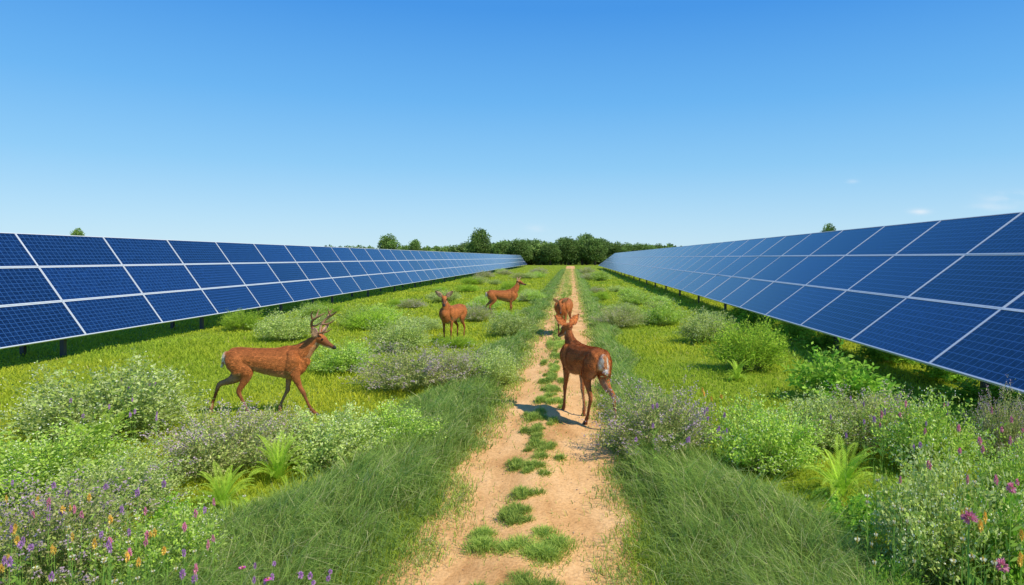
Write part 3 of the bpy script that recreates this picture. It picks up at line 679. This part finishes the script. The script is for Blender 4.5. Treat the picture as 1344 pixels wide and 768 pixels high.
    ln=rng.uniform(.015,.030,hair)*np.where(hd_,.4,1)*np.where(legm,.45,1); ww=rng.uniform(.003,.006,hair)
    S=norm(np.cross(D,nk_)); P=V[k]-nk_*.002+rng.normal(0,.003,(hair,3))
    VV=np.stack([P-S*ww[:,None]/2,P+S*ww[:,None]/2,P+D*ln[:,None]+S*ww[:,None]*.1,P+D*ln[:,None]-S*ww[:,None]*.1],1).reshape(-1,3)
    hc=1.12*c[k]*(1+.30*lump3(V[k],20,.5)+.16*lump3(V[k],55,3))[:,None]*rng.uniform(.62,1.45,(hair,1)); npobj('fur',VV,np.arange(hair*4).reshape(-1,4),M_HAIR,root,col=np.repeat(hc,4,0))
    for (fx,fy) in feet:
        v=[];f=[];off=0
        for sy in (-1,1):
            t=tube([(fx-.012,fy+sy*.012,.045,.014,.022),(fx+.004,fy+sy*.0135,.022,.0155,.030),(fx+.014,fy+sy*.014,.002,.016,.036)],ring=10,m=3,cap=False)
            v+=[tuple(q) for q in t[0]]; f+=[tuple(i+off for i in q) for q in t[1]+t[2]]; off+=len(t[0])
        hm_=bpy.data.meshes.new('hoof'); hm_.from_pydata(v,[],f); hm_.materials.append(M_HOOF); hm_.update(); meobj('hoof',hm_,root)
    for s_ in (-1,1):
        bm=bmesh.new(); bmesh.ops.create_uvsphere(bm,u_segments=12,v_segments=8,radius=.0175); e=bpy.data.meshes.new('eye'); bm.to_mesh(e); bm.free()
        for p in e.polygons: p.use_smooth=True
        e.materials.append(M_EYE); o=meobj('eye',e,root); o.location=Hb+(d*.072+la*s_*.041+up*.024)*hs
    t=tube([tuple(Hb+(d*.248-up*.010)*hs)+(.018,.014),tuple(Hb+(d*.260-up*.014)*hs)+(.021,.015),tuple(Hb+(d*.267-up*.020)*hs)+(.013,.011)],lat=la,ring=12,m=3)
    nm=merged([t]); nm.name='nose'; nm.materials.append(M_NOSE); meobj('nose',nm,root)
    if antlers:
        for s_ in (-1,1):
            q=lambda u,l,f: Hb+up*u+la*s_*l+d*f
            def T(ps,rs): return tube([tuple(p)+(r_*1.5,r_*1.5) for p,r_ in zip(ps,rs)],lat=(.3,.5,.8),ring=8,m=5)
            ts=[T([q(.045,.028,-.01),q(.09,.05,-.05),q(.17,.12,-.10),q(.27,.17,-.08),q(.37,.17,.0),q(.43,.14,.05)],[.017,.014,.013,.012,.009,.003]),
                T([q(.08,.045,-.04),q(.12,.06,.05),q(.19,.07,.10)],[.010,.008,.003]),
                T([q(.17,.12,-.10),q(.22,.15,-.01),q(.30,.16,.05)],[.011,.008,.003]),
                T([q(.27,.17,-.08),q(.35,.22,-.10),q(.41,.24,-.08)],[.010,.008,.003]),
                T([q(.33,.175,-.04),q(.38,.13,-.07),q(.43,.11,-.08)],[.009,.006,.003])]
            am=merged(ts); am.name='antler'; am.materials.append(M_ANTLER)
            for p in am.polygons: p.use_smooth=True
            meobj('antler',am,root)
    return root
def at(px,py):
    return ground(px,py)
deer('antlered reddish brown buck walking right through the left meadow','deer',at(354,546),R(4),.97,
     [(.43,0,.89),(.54,0,.985),(.63,0,1.06),(.69,-.01,1.10)],(.90,-.30,-.36),[(-12,12),(24,-4),(-26,2),(18,0)],antlers=True,neckr=1.25,hair=60000,girth=1.1,deep=1.1)
deer('largest deer on the path, with white rump, seen from behind and walking away','deer',(.16,9.22),R(113),1.05,
     [(.41,.0,.94),(.47,.0,1.02),(.50,.0,1.09),(.515,.0,1.14)],(.90,.12,-.40),[(14,4),(-14,0),(16,0),(-20,0)],hair=60000,girth=1.08,hs=1.05,deep=1.06)
deer('small deer on the path facing the camera, behind the largest deer','deer',(-.22,19.3),R(262),1.05,
     [(.44,0,.86),(.53,.0,.89),(.61,.01,.90),(.66,.02,.89)],(.62,.1,-.75),[(10,0),(-6,0),(-4,0),(6,0)],hair=16000,girth=1.35,deep=1.1)
deer('alert deer facing the camera in the left meadow, above the purple bush','deer',at(594,451),R(256),1.0,
     [(.40,.0,.95),(.46,.0,1.04),(.49,.0,1.12),(.505,.0,1.17)],(.82,.38,-.42),[(2,0),(-3,0),(4,0),(-3,0)],hair=20000,girth=1.4,neckr=1.3,hs=1.22,deep=1.12)
deer('furthest deer standing side on and looking to the right, left of the path','deer',at(660,415),R(14),1.0,
     [(.43,0,.95),(.52,0,1.08),(.57,0,1.20),(.60,0,1.27)],(.85,-.5,-.25),[(4,0),(-5,0),(-8,0),(6,0)],hair=12000,girth=1.25,neckr=1.25,hs=1.18,deep=1.15)

# ------------------------------------------------------------------ trees
def tree_meshes(kind, Ht, Wd, cols):
    parts=[]
    nl={'broad':26,'bush':14}[kind]
    for i in range(nl):
        u=(i+.5)/nl; a=i*2.4+random.uniform(-.4,.4)
        if kind=='broad':
            zc=Ht*(.22+.64*u); rr=Wd*.33*math.sqrt(max(.05,1-((u-.4)/.62)**2)); lr=Wd*random.uniform(.12,.20)
        else:
            zc=Ht*(.10+.62*u); rr=Wd*.36*math.sqrt(max(.05,1-u*.8)); lr=Wd*random.uniform(.13,.2)
        c=np.array([rr*math.cos(a)*random.uniform(.4,1.1),rr*math.sin(a)*random.uniform(.4,1.1),zc])
        k=230; D=norm(rng.normal(0,1,(k,3))); P=c+D*lr*(rng.uniform(.5,1.2,(k,1)))*np.array([1,1,.85])
        tone=random.uniform(.75,1.25)
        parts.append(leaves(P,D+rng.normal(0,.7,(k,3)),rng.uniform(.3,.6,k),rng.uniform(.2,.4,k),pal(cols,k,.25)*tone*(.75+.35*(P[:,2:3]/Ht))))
    cr=cat(parts)
    ts=[tube([(0,0,-.1,Wd*.04,Wd*.04),(.05,0,Ht*.35,Wd*.03,Wd*.03),(0,.05,Ht*.8,Wd*.01,Wd*.01)],lat=(1,0,0),ring=8,m=3)]
    for k in range(4):
        a=k*1.57+.4; ts.append(tube([(0,0,Ht*.3,Wd*.02,Wd*.02),(Wd*.12*math.cos(a),Wd*.12*math.sin(a),Ht*.45,Wd*.013,Wd*.013),(Wd*.26*math.cos(a),Wd*.26*math.sin(a),Ht*.62,.02,.02)],lat=(.3,.2,.9),ring=6,m=3))
    tm=merged(ts); tm.name='trunk'; tm.materials.append(M_BARK)
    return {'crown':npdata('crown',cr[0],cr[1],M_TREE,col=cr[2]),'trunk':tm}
TK={'broad':[tree_meshes('broad',10,8.5,[(.15,.25,.06),(.21,.32,.08)]) for _ in range(5)],
    'bush':[tree_meshes('bush',6,7,[(.18,.29,.065),(.25,.36,.09)]) for _ in range(2)]}
def tree(kind,px,top,Y,label,group='trees on the horizon',wmul=1.0):
    x=(px-VX)/F*Y; h=(HZ-top)/F*Y+H; ms=random.choice(TK[kind]); h0=6 if kind=='bush' else 10
    s=h/h0/.95
    r=empty('leafy_tree',(x,Y,0),random.uniform(0,6.28),(s*wmul,s*wmul,s))
    for k,me in ms.items(): meobj(k,me,r)
    tag(r,label,'tree',group)
special=[('broad',510,309,200,'rounded tree standing apart above the far end of the left panel row',1.0),
 ('broad',630,301,195,'tallest tree on the horizon, left of the vanishing path',.8),
 ('broad',102,301,210,'small lone treetop above the left panel row near the left photo edge',.6),
 ('broad',1088,295,190,'lone treetop peeking over the right panel row',.5),
 ('broad',545,315,205,'low tree right of the rounded lone tree',.8),
 ('broad',770,307,200,'slightly taller dark tree just right of the vanishing path',.9),
 ('broad',742,312,198,'broad dark tree directly behind the end of the path',1.2),
 ('broad',690,315,198,'broad tree between the tallest tree and the end of the path',1.1)]
for k,px,tp,Yd,lab,wm in special: tree(k,px,tp,Yd,lab,wmul=wm)
for i in range(32):
    px=600+i*8.9+random.uniform(-4,4); tp=random.uniform(313,320) if 640<px<800 else random.uniform(318,323)
    kd=random.choice(['broad','broad','broad','bush'])
    tree(kd,px,tp,random.uniform(192,222),f'{ {"broad":"rounded green","bush":"low bushy"}[kd]} tree in the tree line closing the horizon',group='tree line closing the horizon',wmul=1.3)
for px in (458,472,486,532,560,575,588):
    tree('bush',px,random.uniform(319,322),random.uniform(205,225),'small low tree showing just above the left panel row',group='low trees above the left panel row')
n=26000; X=rng.uniform(-150,110,n); Yd=rng.uniform(225,240,n)
hmax=np.where((X>-42)&(X<34),6.2,4.2)+.8*np.sin(X*.21)+.6*np.sin(X*.53+1)+.4*np.sin(X*1.3)
Z=rng.random(n)**.8*hmax
fw=leaves(np.stack([X,Yd,Z],1),rng.normal(0,1,(n,3)),rng.uniform(.8,1.5,n),rng.uniform(.6,1.1,n),pal([(.12,.20,.06),(.16,.25,.08)],n,.3))
tag(npobj('distant_wood',*fw[:2],M_TREE,col=fw[2]),'dark green far off wood behind the tree line','wood',kind='stuff')
